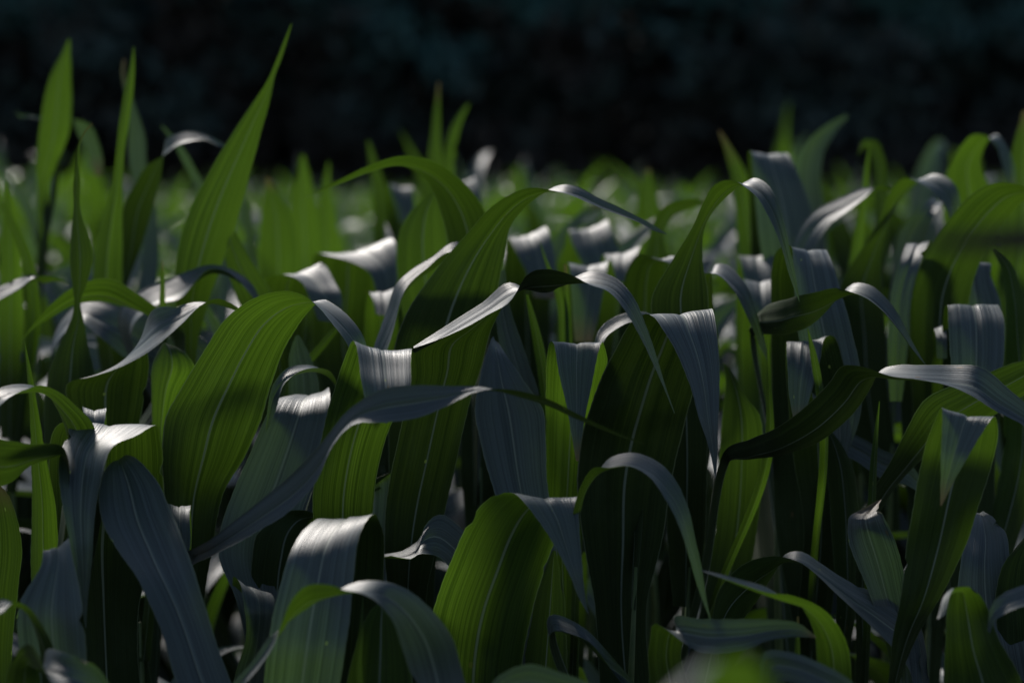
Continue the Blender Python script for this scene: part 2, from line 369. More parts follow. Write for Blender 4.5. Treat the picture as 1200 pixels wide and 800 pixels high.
leaf('p13', 2.22, [(482,411,484,405,0),(510,400,507,390,0),(541,385,536,371,-1),(571,368,565,353,-2),(600,349,598,331,-3),(617,321,621,342,-4),(642,314,645,345,-5),(668,320,664,333,-5),(690,332,690,320,-6),(712,341,722,326,-7),(730,362,742,346,-8),(748,394,757,378,-8),(764,425,769,415,-8),(778,455,780,452,-8),(790,484,791,484,-8)], W=4.5, cup=.1, t=0.35, base=False)
plant('p14', 625, 2.36, 'corn plant with a long slate leaf and thin green blades right of centre')
leaf('p14', 2.33, [(655,700,605,700,-3),(652,640,595,640,-2),(645,590,585,595,-1),(641,550,574,560,0),(640,512,563,520,1),(636,478,556,480,2),(614,446,562,442,3),(594,418,573,402,5),(584,402,578,394,8)], cup=.1, t=0.4)
leaf('p14', 2.47, [(640,540,606,540),(636,480,602,490),(622,430,594,435),(608,390,584,398),(596,350,580,355),(592,315,585,318)], cup=.15, t=0.4)
leaf('p14', 2.5, [(636,520,648,520),(630,440,642,430),(622,385,632,385),(616,345,619,345)], cup=.3, t=1.3)
plant('p15', 560, 2.62, 'corn plant behind the centre with a thin-tipped leaf arching far to the left')
leaf('p15', 2.62, [(540,420,590,420,4),(535,370,590,370,4),(530,325,585,320,3),(526,288,577,275,2),(517,250,565,238,1),(508,222,545,214,0),(494,205,520,195,-1),(476,195,496,186,-2),(455,194,470,184,-2),(428,202,432,195,-2),(400,214,402,209,-1),(378,223,379,220,0),(360,230,360,231,0)], W=6.5, cup=.1, t=0.8)
leaf('p15', 2.45, [(560,290,558,298,3),(532,286,527,297,2),(507,303,504,315,1),(482,318,480,336,0),(465,334,473,348,-1),(455,362,467,368,-1),(446,385,461,392,-1),(438,404,456,407,-1),(432,430,446,433,-1),(434,470,440,470,0)], W=5, s=-.95, ruf=.003, t=0.6)
plant('p16', 485, 2.98, 'blurred corn plant with a rounded green leaf left behind the centre')
leaf('p16', 2.85, [(475,390,535,390),(468,345,535,350),(464,305,530,312),(468,272,524,277),(482,247,518,250),(500,230,513,233),(508,225,510,226)], cup=.16, t=1)
leaf('p16', 3.0, [(365,400,440,400,6),(368,340,445,340,4),(371,297,455,277,0),(385,299,461,279,-2),(410,305,467,292,-4),(432,318,472,318,-6),(442,345,470,350,-7)], t=0.6)
plant('p17', 365, 2.82, 'blurred corn plant with a grey fold just above the big lit leaf')
leaf('p17', 2.8, [(305,400,355,400,5),(305,355,362,345,4),(311,324,374,307,0),(335,322,382,310,-2),(352,330,392,327,-4),(362,348,401,348,-6),(372,375,402,380,-6)], t=0.7)
leaf('p17', 2.75, [(300,395,340,395),(275,345,320,345),(262,300,292,300),(258,270,275,270),(258,250,262,250)], t=0.9)
leaf('p17', 2.8, [(425,420,470,420,5),(428,365,466,365,3),(432,341,465,337,0),(436,350,463,348,-2),(440,368,460,368,-4)], t=.8)
leaf('p17', 2.9, [(462,380,506,380,5),(463,345,506,345,3),(466,329,504,322,0),(470,338,503,336,-2),(476,358,498,358,-4)], t=.8)
plant('p18', 660, 2.28, 'corn plant with a narrow square fold and a white-topped arch drooping right')
leaf('p18', 2.3, [(640,700,680,700,6),(636,640,682,640,6),(638,580,690,580,6),(639,510,697,510,5),(639,460,705,460,3),(640,425,712,424,2),(643,402,708,402,0),(648,401,705,401,-2),(653,430,698,430,-4),(661,465,691,465,-5),(668,500,684,500,-6),(675,540,678,540,-6)], cup=.04, ruf=.0006, t=1.1)
leaf('p18', 2.05, [(671,660,680,660,3),(672,600,681,600,2),(682,568,690,571,1),(696,549,702,553,0),(714,549,714,538,-1),(737,547,741,531,-2),(761,560,768,540,-3),(780,587,791,561,-4),(797,620,807,595,-5),(808,655,816,632,-5),(818,688,824,670,-5),(827,712,829,705,-5),(835,733,835,732,-5)], W=4.2, cup=.1, t=0.7)
leaf('p18', 2.7, [(655,430,668,430),(650,345,661,345),(638,305,641,305),(632,282,632.5,282)], cup=.3, t=1.3)
leaf('p18', 2.7, [(661,420,671,420),(660,360,668,360),(661,310,664,310)], cup=.3, t=1.3)
plant('p19', 745, 2.28, 'corn plant with a huge ribbed leaf bent over like a hood, right of centre')
leaf('p19', 2.25, [(695,700,760,700,8),(684,640,775,640,8),(676,560,788,560,7),(682,510,800,510,6),(694,470,812,465,4),(706,437,824,425,3),(720,410,833,395,2),(736,380,838,372,1),(754,367,834,360,-1),(766,371,837,363,-3),(778,388,841,388,-5),(792,412,843,412,-6),(808,452,844,452,-7),(820,495,842,495,-8),(832,530,841,530,-8),(838,560,839,560,-8)], cup=.05, t=0.22)
leaf('p19', 2.38, [(755,366,760,376,2),(738,367,740,377,1),(713,377,722,387,0),(701,389,711,396,-1),(696,405,706,408,-2),(698,440,704,440,-2)], W=3)
plant('p20', 805, 2.4, 'corn plant with a tall swan-neck leaf curving over and drooping to the right')
leaf('p20', 2.35, [(780,520,830,520,6),(772,450,833,450,6),(766,390,832,385,5),(765,345,829,335,4),(790,302,824,302,3),(812,262,829,262,2),(823,235,842,242,1),(834,216,858,227,0),(848,209,868,217,-1),(862,210,876,212,-2),(873,218,884,208,-3),(887,231,897,213,-4),(898,251,908,227,-5),(912,282,919,260,-6),(921,312,928,300,-6),(930,337,934,332,-6),(937,354,937,353,-6)], W=6.4, cup=.1, t=0.7)
leaf('p20', 2.5, [(826,400,842,400,4),(822,350,836,345,2),(826,322,838,312,1),(840,323,848,310,0),(856,337,862,319,-1),(868,355,878,338,-2),(880,380,889,368,-3),(892,408,897,400,-3),(900,425,901,425,-3)], W=5.5, t=0.4)
leaf('p20', 2.5, [(840,600,890,600),(842,540,895,530),(846,490,890,485),(850,450,875,465),(848,425,855,430)], cup=.15, t=0.7)
plant('p21', 695, 2.92, 'blurred corn plant with grey square folds between the two tall arches')
leaf('p21', 2.85, [(664,440,715,440,6),(662,370,722,370,4),(661,325,721,322,2),(661,309,716,306,0),(666,309,713,308,-2),(668,325,711,322,-4),(670,360,704,360,-5),(673,400,695,400,-6)], t=0.8)
leaf('p21', 3.25, [(655,330,715,330,5),(660,295,716,290,3),(666,270,712,257,0),(670,285,718,272,-3),(680,305,727,300,-5),(690,330,728,330,-6)], t=0.8)
leaf('p21', 3.0, [(700,350,750,350,5),(702,318,752,310,3),(706,297,752,287,0),(712,310,745,303,-3),(722,330,742,330,-5)], t=0.8)
plant('p22', 622, 3.12, 'blurred corn plant with a slanting white ribbon and grey fold behind the centre leaf')
leaf('p22', 3.05, [(590,370,645,370,5),(590,315,645,315,3),(596,279,638,264,0),(603,293,645,274,-3),(616,318,652,312,-5),(626,348,655,350,-6)])
leaf('p22', 3.35, [(660,292,647,283),(675,268,664,262),(697,248,690,241),(712,241,708,236)])
plant('p23', 768, 2.88, 'blurred corn plant with a dark hooped leaf left of the swan-neck leaf')
leaf('p23', 2.75, [(725,420,785,420,5),(727,350,785,355,3),(735,315,782,332,1),(749,297,779,314,-1),(765,301,784,301,-3),(790,310,796,303,-4),(800,330,803,326,-4)], t=0.3)
leaf('p23', 3.05, [(755,340,790,340),(757,290,780,290),(765,262,778,270),(780,240,792,250),(800,234,805,244),(822,235,823,241),(838,246,837,250)], W=5, t=0.5)
plant('p46', 915, 2.55, 'corn plant with a dark boat-shaped leaf and silver drooping tip at right')
leaf('p46', 2.35, [(880,384,880,400,20),(893,362,893,393,14),(925,349,930,390,5),(955,340,960,372,0),(980,336,980,348,-1),(994,341,997,331,-2),(1014,350,1018,332,-3),(1035,368,1040,351,-4),(1052,387,1056,375,-5),(1068,408,1070,403,-5),(1085,428,1085,427,-5)], W=5, cup=.14, t=0.25)
plant('p24', 800, 2.38, 'corn plant with a dark leaf sweeping right into a long silver band')
leaf('p24', 2.2, [(846,532,848,543,16),(880,515,885,538,9),(915,498,925,531,3),(947,473,965,514,0),(972,447,1000,483,-1),(990,427,1022,450,-2),(1012,429,1030,434,-3),(1042,439,1048,427,-4),(1075,443,1078,428,-5),(1110,450,1112,429,-5),(1140,464,1148,431,-6),(1168,483,1180,455,-6),(1200,500,1204,475,-6),(1230,530,1236,505,-6),(1260,575,1262,570,-6)], W=6, cup=.13, ruf=.0012, t=0.22)
leaf('p24', 2.4, [(896,520,907,520),(898,450,904,450),(899,395,900,395)], cup=.3, t=1.2)
plant('p25', 950, 2.48, 'corn plant with a long hanging leaf folded at the top, right side')
leaf('p25', 2.5, [(905,480,985,480,6),(903,420,985,420,6),(903,360,978,360,5),(904,315,972,315,3),(911,293,968,294,1),(926,289,969,291,-1),(928,305,975,304,-3),(930,340,985,340,-5),(935,390,999,390,-7),(945,440,1009,440,-8),(960,490,1008,490,-8),(980,540,990,540,-8)], cup=.06, t=0.6)
leaf('p25', 2.38, [(940,600,985,600,6),(930,540,988,540,6),(924,480,990,480,5),(920,430,990,430,3),(920,402,978,395,1),(921,400,968,396,-1),(922,430,960,430,-4),(924,460,951,460,-5),(930,500,942,500,-6)], cup=.05, t=0.3)
leaf('p25', 2.33, [(958,475,967,468),(950,420,957,415),(946,385,947,385)], cup=.3, t=1.3)
leaf('p25', 2.42, [(980,700,1005,700),(975,640,1008,635),(972,590,1006,585),(968,540,998,542),(966,512,982,514),(966,500,970,500)], cup=.15, t=0.6)
leaf('p25', 2.45, [(980,530,975,498,1),(1005,542,1008,511,0),(1035,562,1035,527,-1),(1065,570,1062,538,-2),(1090,590,1090,575,-2)], t=0.3)
leaf('p25', 3.0, [(862,350,905,350,5),(863,315,905,315,3),(864,298,906,295,0),(868,308,905,306,-2),(872,330,903,330,-4),(880,355,895,355,-5)], t=.8)
leaf('p25', 2.8, [(868,400,910,400,5),(869,350,910,350,3),(870,328,911,325,0),(874,338,910,336,-2),(878,360,907,360,-4),(885,385,900,385,-5)], t=.8)
plant('p26', 1048, 2.06, 'corn plant at lower right with an upright V-shaped leaf and blue-white fold')
leaf('p26', 2.05, [(1034,850,1048,850,7),(1040,800,1054,800,5),(1046,745,1076,745,4),(1056,697,1105,697,3),(1062,640,1132,640,3),(1070,590,1148,590,2),(1079,540,1164,540,2),(1088,508,1170,508,1),(1099,482,1169,494,0),(1104,479,1164,489,-2),(1103,505,1150,510,-3),(1102,535,1133,538,-4),(1102,565,1117,566,-4),(1102,592,1103,593,-4)], cup=.08, ruf=.0008, t=0.7)
leaf('p26', 2.15, [(1078,760,1040,760),(1064,700,1020,700),(1056,655,1001,655),(1046,625,993,630),(1036,604,993,611),(1030,592,1004,600,2),(1033,585,1029,586,3)], age=.12, cup=.16, label='curled dark leaf with a dry brown tip', t=0.4)
plant('p27', 1085, 2.13, 'corn plant at lower right with a grey leaf bridging across to the left')
leaf('p27', 2.12, [(1085,770,1070,815,4),(1072,722,1062,782,3),(1040,698,1035,750,2),(1012,686,1005,718,1),(985,672,982,694,0),(962,658,960,672,-1),(940,646,941,658,-1),(922,649,920,652,0),(908,673,895,653,2),(890,702,862,668,4),(870,728,842,692,5),(856,755,835,720,6),(845,785,838,780,7)], W=6.5, cup=.1, t=0.45)
leaf('p27', 2.2, [(1210,810,1150,810,-1),(1205,760,1135,760,-1),(1195,710,1122,705,0),(1185,655,1125,660,1),(1180,625,1130,632,3),(1166,607,1138,608,6),(1152,599,1143,600,9)], cup=.14, t=0.4)
plant('p28', 978, 1.98, 'corn plant at the bottom with a yellow-green leaf hooking left to a tip')
leaf('p28', 1.98, [(965,860,995,860,2),(960,820,998,820,2),(957,780,998,780,1),(955,748,992,750,0),(945,722,977,725,-1),(932,706,955,708,-2),(915,701,928,699,-2),(897,690,902,697,-3),(868,680,870,687,-3),(845,673,846,678,-3),(821,667,821,668,-3)], W=4.2, t=1)
leaf('p28', 1.9, [(915,830,890,800,2),(912,800,895,763,1),(938,802,930,764,0),(970,815,966,778,-1),(1005,835,1002,800,-2),(1040,880,1040,860,-2)], t=0.3)
leaf('p28', 2.0, [(930,830,940,830),(931,770,938,770),(934,722,936,722)], cup=.3, t=1.1)
plant('p29', 800, 2.0, 'corn plant with a low flat grey leaf behind the blurred foreground tip')
leaf('p29', 2.0, [(762,850,812,850,5),(760,800,806,800,4),(760,750,798,765,2),(770,728,800,745,1),(800,752,790,726,0),(830,765,822,725,-2),(870,762,870,725,-3),(905,750,912,725,-3),(935,746,937,730,-3),(956,747,957,746,-3)], W=5, s=.45, t=0.5)
leaf('p29', 2.08, [(660,740,655,722,1),(690,752,680,735,0),(720,790,705,757,-1),(755,835,735,790,-2),(780,870,765,840,-2)], cup=.15, t=0.3)
plant('p30', 565, 2.1, 'corn plant with a wide glowing green leaf folded to a white pointed flap')
leaf('p30', 2.1, [(510,880,600,880,7),(500,830,608,830,6),(499,770,613,775,5),(508,712,625,715,4),(526,662,640,665,3),(543,622,653,630,2),(560,594,665,605,1),(579,578,674,590,0),(597,575,677,581,-1),(612,586,677,584,-3),(629,608,679,602,-4),(647,637,681,635,-5),(665,670,683,668,-6),(679,702,686,698,-6),(690,720,690,719,-6)], cup=.07, ruf=.0012, t=1.05)
leaf('p30', 2.17, [(608,860,668,860),(610,800,666,800),(620,737,664,737),(631,685,661,690),(640,660,656,662),(648,644,651,645)], cup=.24, t=0.8)
leaf('p30', 2.22, [(565,650,545,700,3),(545,622,526,664,1),(516,602,508,652,0),(500,612,492,652,-1),(488,634,482,660,-2),(474,643,474,659,-2),(455,647,456,656,-1),(432,651,433,654,0)], W=5, cup=.04, ruf=.004, t=0.5)
plant('p31', 390, 2.07, 'corn plant with a broad pale striped leaf hanging straight down at the bottom')
leaf('p31', 2.05, [(350,800,436,800,10),(345,750,444,750,9),(345,700,449,700,8),(350,650,451,650,6),(358,624,450,620,4),(370,610,444,605,2),(368,611,438,601,-1),(353,625,429,612,-3),(340,648,419,642,-5),(330,680,415,680,-6),(321,715,411,720,-7),(314,755,406,758,-8),(309,800,399,800,-8),(306,850,390,850,-8),(320,900,360,900,-8)], cup=.03, ruf=.0025, t=0.6)
plant('p32', 520, 1.93, 'corn plant at the bottom with a slim leaf arching before the striped leaf')
leaf('p32', 1.9, [(555,880,505,890,2),(550,830,492,840,1),(541,780,480,790,1),(528,742,468,752,0),(500,706,456,724,-1),(472,686,438,704,-2),(445,679,420,695,-3),(415,682,402,691,-3),(386,698,388,685,-3),(362,714,358,686,-2),(340,730,342,702,-2),(328,740,330,730,-1),(315,748,321,754,0),(298,772,306,778,1),(273,800,284,804,2),(252,835,260,838,3),(240,860,242,862,3)], W=5, cup=.1, t=0.7)
leaf('p32', 2.0, [(402,850,485,850),(406,800,484,800),(415,760,478,755),(426,728,468,726),(437,711,458,712),(444,706,448,707)], cup=.12, t=1.1)
leaf('p32', 1.98, [(417,780,424,780),(421,735,426,735),(425,700,426,700)], cup=.3, t=1.2)
leaf('p32', 1.84, [(650,860,690,860,1),(560,830,560,870,1),(590,820,575,800,0),(620,820,612,778,-1),(660,830,660,788,-2),(705,845,705,805,-2)], t=0.4)
plant('p33', 1150, 2.02, 'corn plant in the lower right corner with a bright green arched leaf')
leaf('p33', 2.0, [(1100,880,1220,880,1),(1100,840,1212,840,1),(1105,795,1197,795,1),(1107,750,1172,750,0),(1109,715,1159,715,0),(1114,693,1149,696,-1),(1116,687,1136,686,-3),(1104,700,1116,690,-5),(1098,725,1108,720,-6)], cup=.12, t=0.9)
leaf('p33', 1.98, [(1240,720,1240,760,1),(1225,672,1230,706,0),(1200,683,1205,709,-1),(1175,695,1183,716,-2),(1160,712,1165,729,-3),(1157,738,1160,742,-3)], W=4, t=0.5)
leaf('p33', 2.2, [(1170,800,1240,800),(1168,740,1240,740),(1167,690,1235,690),(1176,660,1230,650),(1195,635,1228,615),(1215,610,1220,605)], cup=.15, t=0.5)
plant('p34', 1015, 2.36, 'corn plant with a green leaf leaning far right under a silver leaf')
leaf('p34', 2.33, [(1003,660,1018,665,4),(1008,615,1022,620,3),(1022,575,1040,582,2),(1045,538,1072,545,1),(1062,505,1098,525,0),(1085,468,1128,507,-1),(1115,452,1160,490,-2),(1160,435,1200,464,-3),(1205,421,1235,442,-4),(1250,430,1260,438,-4)], W=6.5, cup=.1, t=0.5)
leaf('p34', 2.3, [(1016,610,1026,610),(1020,540,1028,540),(1030,470,1031,470)], cup=.3, t=1.2)
plant('p35', 1140, 2.5, 'corn plant at right with a broad square hood leaf and green upright blades')
leaf('p35', 2.5, [(1108,520,1168,520,5),(1106,470,1172,470,5),(1104,420,1174,420,4),(1104,378,1174,378,3),(1106,359,1170,358,1),(1110,355,1170,355,-1),(1111,370,1176,368,-3),(1112,400,1178,400,-5),(1115,450,1172,450,-7),(1120,500,1160,500,-7),(1130,540,1145,540,-7)], cup=.04, t=0.6)
leaf('p35', 2.55, [(1175,520,1218,520),(1176,450,1214,450),(1178,400,1206,400),(1178,350,1198,345),(1172,312,1185,308),(1163,292,1166,290)], cup=.2, t=1.2)
leaf('p35', 2.55, [(1092,470,1110,470,3),(1092,420,1110,420,1),(1094,385,1108,378,0),(1096,395,1110,388,-2),(1098,420,1110,420,-3)], t=0.5)
plant('p36', 1148, 2.72, 'corn plant with a pinkish white crumpled fold above the square hood leaf')
leaf('p36', 2.7, [(1118,420,1165,420,4),(1117,370,1165,370,3),(1116,325,1163,325,2),(1119,306,1161,307,0),(1120,304,1162,306,-1),(1117,330,1166,330,-3),(1117,355,1174,355,-4),(1125,400,1170,400,-5),(1140,440,1155,440,-5)], cup=.03, ruf=.004, t=0.8)
plant('p37', 1092, 2.6, 'corn plant at the right edge with a big green leaf arching over')
leaf('p37', 2.6, [(1075,580,1115,580,6),(1070,520,1122,520,6),(1068,460,1126,460,5),(1067,400,1130,400,4),(1070,335,1138,340,3),(1092,285,1152,300,2),(1115,252,1168,275,1),(1138,227,1187,252,0),(1162,214,1202,235,-1),(1190,214,1215,226,-2),(1222,230,1238,226,-3),(1245,270,1254,265,-3),(1255,310,1257,308,-3)], W=8, cup=.09, t=0.75)
leaf('p37', 2.65, [(1055,460,1095,460,5),(1055,400,1095,400,4),(1056,340,1095,340,3),(1062,284,1092,281,0),(1054,305,1082,300,-3),(1046,335,1070,340,-4),(1040,400,1065,400,-5),(1042,470,1058,470,-5)], t=0.6)
plant('p38', 1045, 2.9, 'blurred corn plant at right with a pale edged leaf hooping to a grey hood')
leaf('p38', 2.85, [(990,440,1040,440,5),(985,390,1040,400,5),(984,335,1034,340,4),(1008,293,1034,300,3),(1029,258,1042,262,2),(1038,230,1056,234,1),(1048,214,1072,217,0),(1060,206,1082,208,-1),(1078,213,1094,203,-2),(1096,226,1108,206,-3),(1109,246,1122,220,-4),(1114,268,1127,245,-4),(1118,295,1122,290,-4)], W=7, t=0.75)
leaf('p38', 2.9, [(1072,330,1045,320),(1084,280,1056,268),(1096,252,1074,246),(1106,238,1092,231,3),(1106,243,1098,238,6)], t=0.5)
leaf('p38', 2.9, [(945,320,925,315),(952,295,928,288),(970,265,950,250),(1000,243,985,232),(1016,231,1010,221),(1030,218,1032,223),(1045,222,1044,226),(1054,232,1053,234)], W=5, t=0.5)
plant('p39', 1008, 3.2, 'blurred corn plant at right with a thin bright vertical blade against the dark trees')
leaf('p39', 3.1, [(992,340,1010,340),(997,290,1012,290),(1008,230,1017,230),(1015,185,1019,185),(1018,170,1019,170)], cup=.2, t=1.3)
leaf('p39', 3.3, [(1025,260,1042,260),(1024,215,1040,215),(1020,185,1036,180),(1014,172,1026,164),(1010,176,1012,162),(1004,185,1006,178)], W=5, t=0.6)
plant('p40', 908, 3.1, 'blurred corn plant at right with a broad teal leaf falling from a level fold')
leaf('p40', 3.05, [(882,360,945,360,6),(880,310,945,310,6),(878,250,938,250,4),(876,200,928,200,2),(877,179,921,179,0),(880,180,925,182,-2),(882,200,934,202,-4),(885,235,949,235,-5),(889,275,959,275,-6),(897,330,955,330,-7)], cup=.05, t=0.7)
leaf('p40', 3.5, [(862,270,892,270),(860,235,884,235),(856,205,876,205),(848,175,860,176),(842,153,844,153)], cup=.2, t=1.1)
plant('p41', 952, 3.6, 'strongly blurred corn plant with a pale grey leaf curving right against the dark trees')
leaf('p41', 3.6, [(970,300,938,300),(966,240,937,240),(962,200,936,200),(968,172,945,168),(980,154,964,149),(994,138,991,134)], t=0.6)
plant('p42', 1140, 3.2, 'blurred corn plant at upper right with a small green and silver arch')
leaf('p42', 3.2, [(1112,300,1160,300,4),(1105,260,1162,260,4),(1106,222,1164,228,3),(1112,195,1152,200,2),(1128,170,1152,178,1),(1142,158,1160,163,0),(1156,160,1168,157,-1),(1168,175,1180,170,-2),(1176,200,1190,195,-3),(1184,230,1192,230,-3)], W=6, t=1.1)
leaf('p42', 3.3, [(1172,300,1215,300),(1172,240,1225,240),(1180,200,1215,195),(1190,160,1210,160),(1198,130,1204,130)], t=1.2)
plant('p43', 512, 3.9, 'strongly blurred corn plant with two thin tips rising above the centre leaves')
leaf('p43', 3.8, [(496,270,522,270),(500,195,519,195),(507,140,516,140),(513,97,515,97)], cup=.2, t=1)
leaf('p43', 3.9, [(516,220,532,220),(520,180,534,180),(530,145,540,148),(546,122,550,122)], cup=.2, t=1.1)
plant('p47', 352, 4.0, 'strongly blurred corn plant with two bright green blades above the big lit leaf', low=1)
leaf('p47', 4.0, [(330,330,385,330),(335,300,382,300),(338,250,374,250),(345,215,366,215),(352,182,357,182)], t=1.5)
leaf('p47', 4.1, [(362,330,402,330),(366,290,400,290),(372,250,393,250),(378,215,387,215),(384,190,386,190)], t=1.6)
plant('p48', 318, 3.5, 'blurred corn plant with a broad bright blade just right of the tall spear leaf', low=1)
leaf('p48', 3.5, [(300,370,345,370),(304,330,349,330),(303,290,350,290),(306,250,340,250),(309,225,326,228),(312,208,316,208)], t=1.3)
leaf('p48', 3.6, [(300,300,290,310,2),(297,262,285,270,1),(290,235,276,240,0),(275,222,270,228,-1),(262,225,262,229,-2)], W=4)
plant('p49', 440, 3.9, 'strongly blurred corn plant with a thin pale blade and small grey hood left of centre', low=1)
leaf('p49', 3.9, [(440,320,462,320),(438,280,460,280),(437,230,455,230),(432,190,443,190),(430,165,433,165)], t=.9)
leaf('p49', 3.8, [(455,300,485,300,5),(454,270,485,270,4),(452,235,485,238,2),(455,215,483,219,0),(460,232,486,238,-3),(468,260,485,262,-4)], t=.8)
plant('p50', 10, 3.0, 'blurred corn plant at the very left edge with slim bright blades', low=1)
leaf('p50', 3.0, [(-2,360,28,360),(0,330,26,330),(1,280,23,280),(5,240,15,240),(7,212,9,212)], t=1.5)
leaf('p50', 2.9, [(30,340,46,340),(26,310,38,300),(12,270,22,266),(0,240,6,236)], t=1.2)
plant('p51', 760, 4.0, 'strongly blurred corn plant with a soft green tip left of the swan-neck leaf', low=1)
leaf('p51', 4.0, [(742,310,782,310),(744,260,778,260),(748,228,770,228),(757,198,762,198)], t=1.2)
plant('p52', 545, 3.7, 'blurred corn plant with a small white hood just above the centre leaves', low=1)
leaf('p52', 3.7, [(530,300,562,300,5),(529,270,562,270,4),(528,240,562,240,2),(532,213,555,209,0),(540,225,562,222,-3),(550,250,565,250,-5)], t=.9)
plant('p44', 905, 0.95, 'very blurred corn plant close to the lens at bottom right, yellow-green tip', low=0)
leaf('p44', 0.92, [(900,1150,960,1150),(880,1000,955,1000,0),(845,900,930,905,0),(825,840,915,835,-1),(820,795,900,792,-2),(828,772,880,768,-4),(815,785,848,772,-6),(785,815,815,800,-9),(755,850,775,840,-10)], W=2.4, t=.94)
plant('p45', 1290, 0.95, 'very blurred dark corn plant close to the lens at the right edge', low=0)
leaf('p45', 0.95, [(1330,600,1360,600,2),(1300,420,1345,410,1),(1270,335,1290,265,0),(1220,300,1220,262,-1),(1160,296,1160,268,-2),(1110,292,1110,276,-2),(1075,280,1075,275,-2)], W=2.0, s=0, dry=True, label='withered dark leaf hanging in from the right, out of focus')  # dry only picks the dark opaque leaf material


def build_traced():
    for pi, (key, P) in enumerate(PL.items()):
        D = P['D']
        foot = at(P['x'], 400, D); foot[2] = 0.0
        root = thing('corn_plant', P['label'], 'corn plant', tuple(foot), 'corn plants at the near edge of the field')
        tops = []
        for li, Lf in enumerate(P['leaves']):
            S = Lf['secs']; Dl = Lf['D']
            m_px = Dl / FPX
            a1 = np.array([(q[0], q[1]) for q in S], float); a2 = np.array([(q[2], q[3]) for q in S], float)
            dd = np.array([q[4] if len(q) > 4 else 0 for q in S], float) / 100
            mid = (a1 + a2) / 2
            wpx = np.linalg.norm(a2 - a1, axis=1) * m_px
            tv = np.gradient(mid, axis=0); tv /= np.linalg.norm(tv, axis=1)[:, None] + 1e-6
            if len(tv) > 3:
                tv[1:-1] = (tv[:-2] + tv[1:-1] * 2 + tv[2:]) / 4
            cum = np.concatenate([[0], np.cumsum(np.linalg.norm(np.diff(mid, axis=0), axis=1))]); x = cum / cum[-1]
            W = Lf['W'] / 100 if Lf['W'] else wpx.max()
            Wt = W * np.clip((1 - x) / .5, 0, 1) ** .75
            sgn = tv[:, 0] if Lf['s'] is None else np.full(len(S), Lf['s'])
            half = .5 * sgn * np.sqrt(np.maximum(0, Wt ** 2 - wpx ** 2))
            E1 = [at(*a1[i], Dl + dd[i] - half[i]) for i in range(len(S))]
            E2 = [at(*a2[i], Dl + dd[i] + half[i]) for i in range(len(S))]
            if Lf['base']:
                m0 = (E1[0] + E2[0]) / 2; w0 = E2[0] - E1[0]; L0 = np.linalg.norm(w0)
                hd = math.hypot(m0[0] - foot[0], m0[1] - foot[1])
                zb = max(.12, m0[2] - .16 - .9 * hd)
                b = np.array([foot[0], foot[1], zb]); wd = np.array([w0[0], w0[1], 0]); wd /= np.linalg.norm(wd) + 1e-9
                bw = min(L0, .026)
                m1 = m0 * .45 + b * .55; m1[2] = m0[2] * .42 + b[2] * .58
                ww = w0 / (L0 + 1e-9) * .4 + wd * .6; ww /= np.linalg.norm(ww)
                w1 = min(L0 * .9, .065)
                E1 = [b - wd * bw / 2, m1 - ww * w1 / 2] + E1; E2 = [b + wd * bw / 2, m1 + ww * w1 / 2] + E2
                tops.append(zb)
            E1 = np.array(E1) - foot; E2 = np.array(E2) - foot
            ln = np.linalg.norm(np.diff((E1 + E2) / 2, axis=0), axis=1).sum()
            nr = int(min(130, max(30, ln / .006)))
            rr_ = random.Random(pi * 13 + li)
            age = Lf['age'] or (rr_.uniform(.03, .08) if rr_.random() < .25 else 0)
            vs, fs, uv, ag = ribbon(E1, E2, nr, 17, Lf['cup'], Lf['ruf'], pi * 31 + li, age)
            o = mesh_obj('leaf', vs, fs, M_DARK if Lf.get('dry') else M_LEAF, root, uv, ag, shade_fac=base_shade(uv, .62 * Lf['t'], .18, .62) if Lf['t'] >= .95 else base_shade(uv, .60 * Lf['t'], .38, .86, .01))
            if Lf['label']: o['label'] = Lf['label']
        top = max(tops) + .04 if tops else .6
        n = 9
        pts = [(.004 * math.sin(i * 1.7 + pi), .004 * math.cos(i * 1.3 + pi), -.02 + (top + .02) * i / (n - 1)) for i in range(n)]
        vs, fs = stalk_mesh(pts, [.012 - .0105 * (i / (n - 1)) ** 1.5 for i in range(n)])
        mesh_obj('stalk', vs, fs, M_STALK, root)
        r = random.Random(pi * 7 + 3)
        for k in range(P['low']):
            zb = r.uniform(.18, .42)
            make_arch_leaf(root, zb, r.uniform(0, 6.28), R(r.uniform(45, 65)), r.uniform(.32, .45), R(r.uniform(90, 130)), r.uniform(.06, .08), pi * 50 + k, side=r.uniform(-.4, .4))
build_traced()

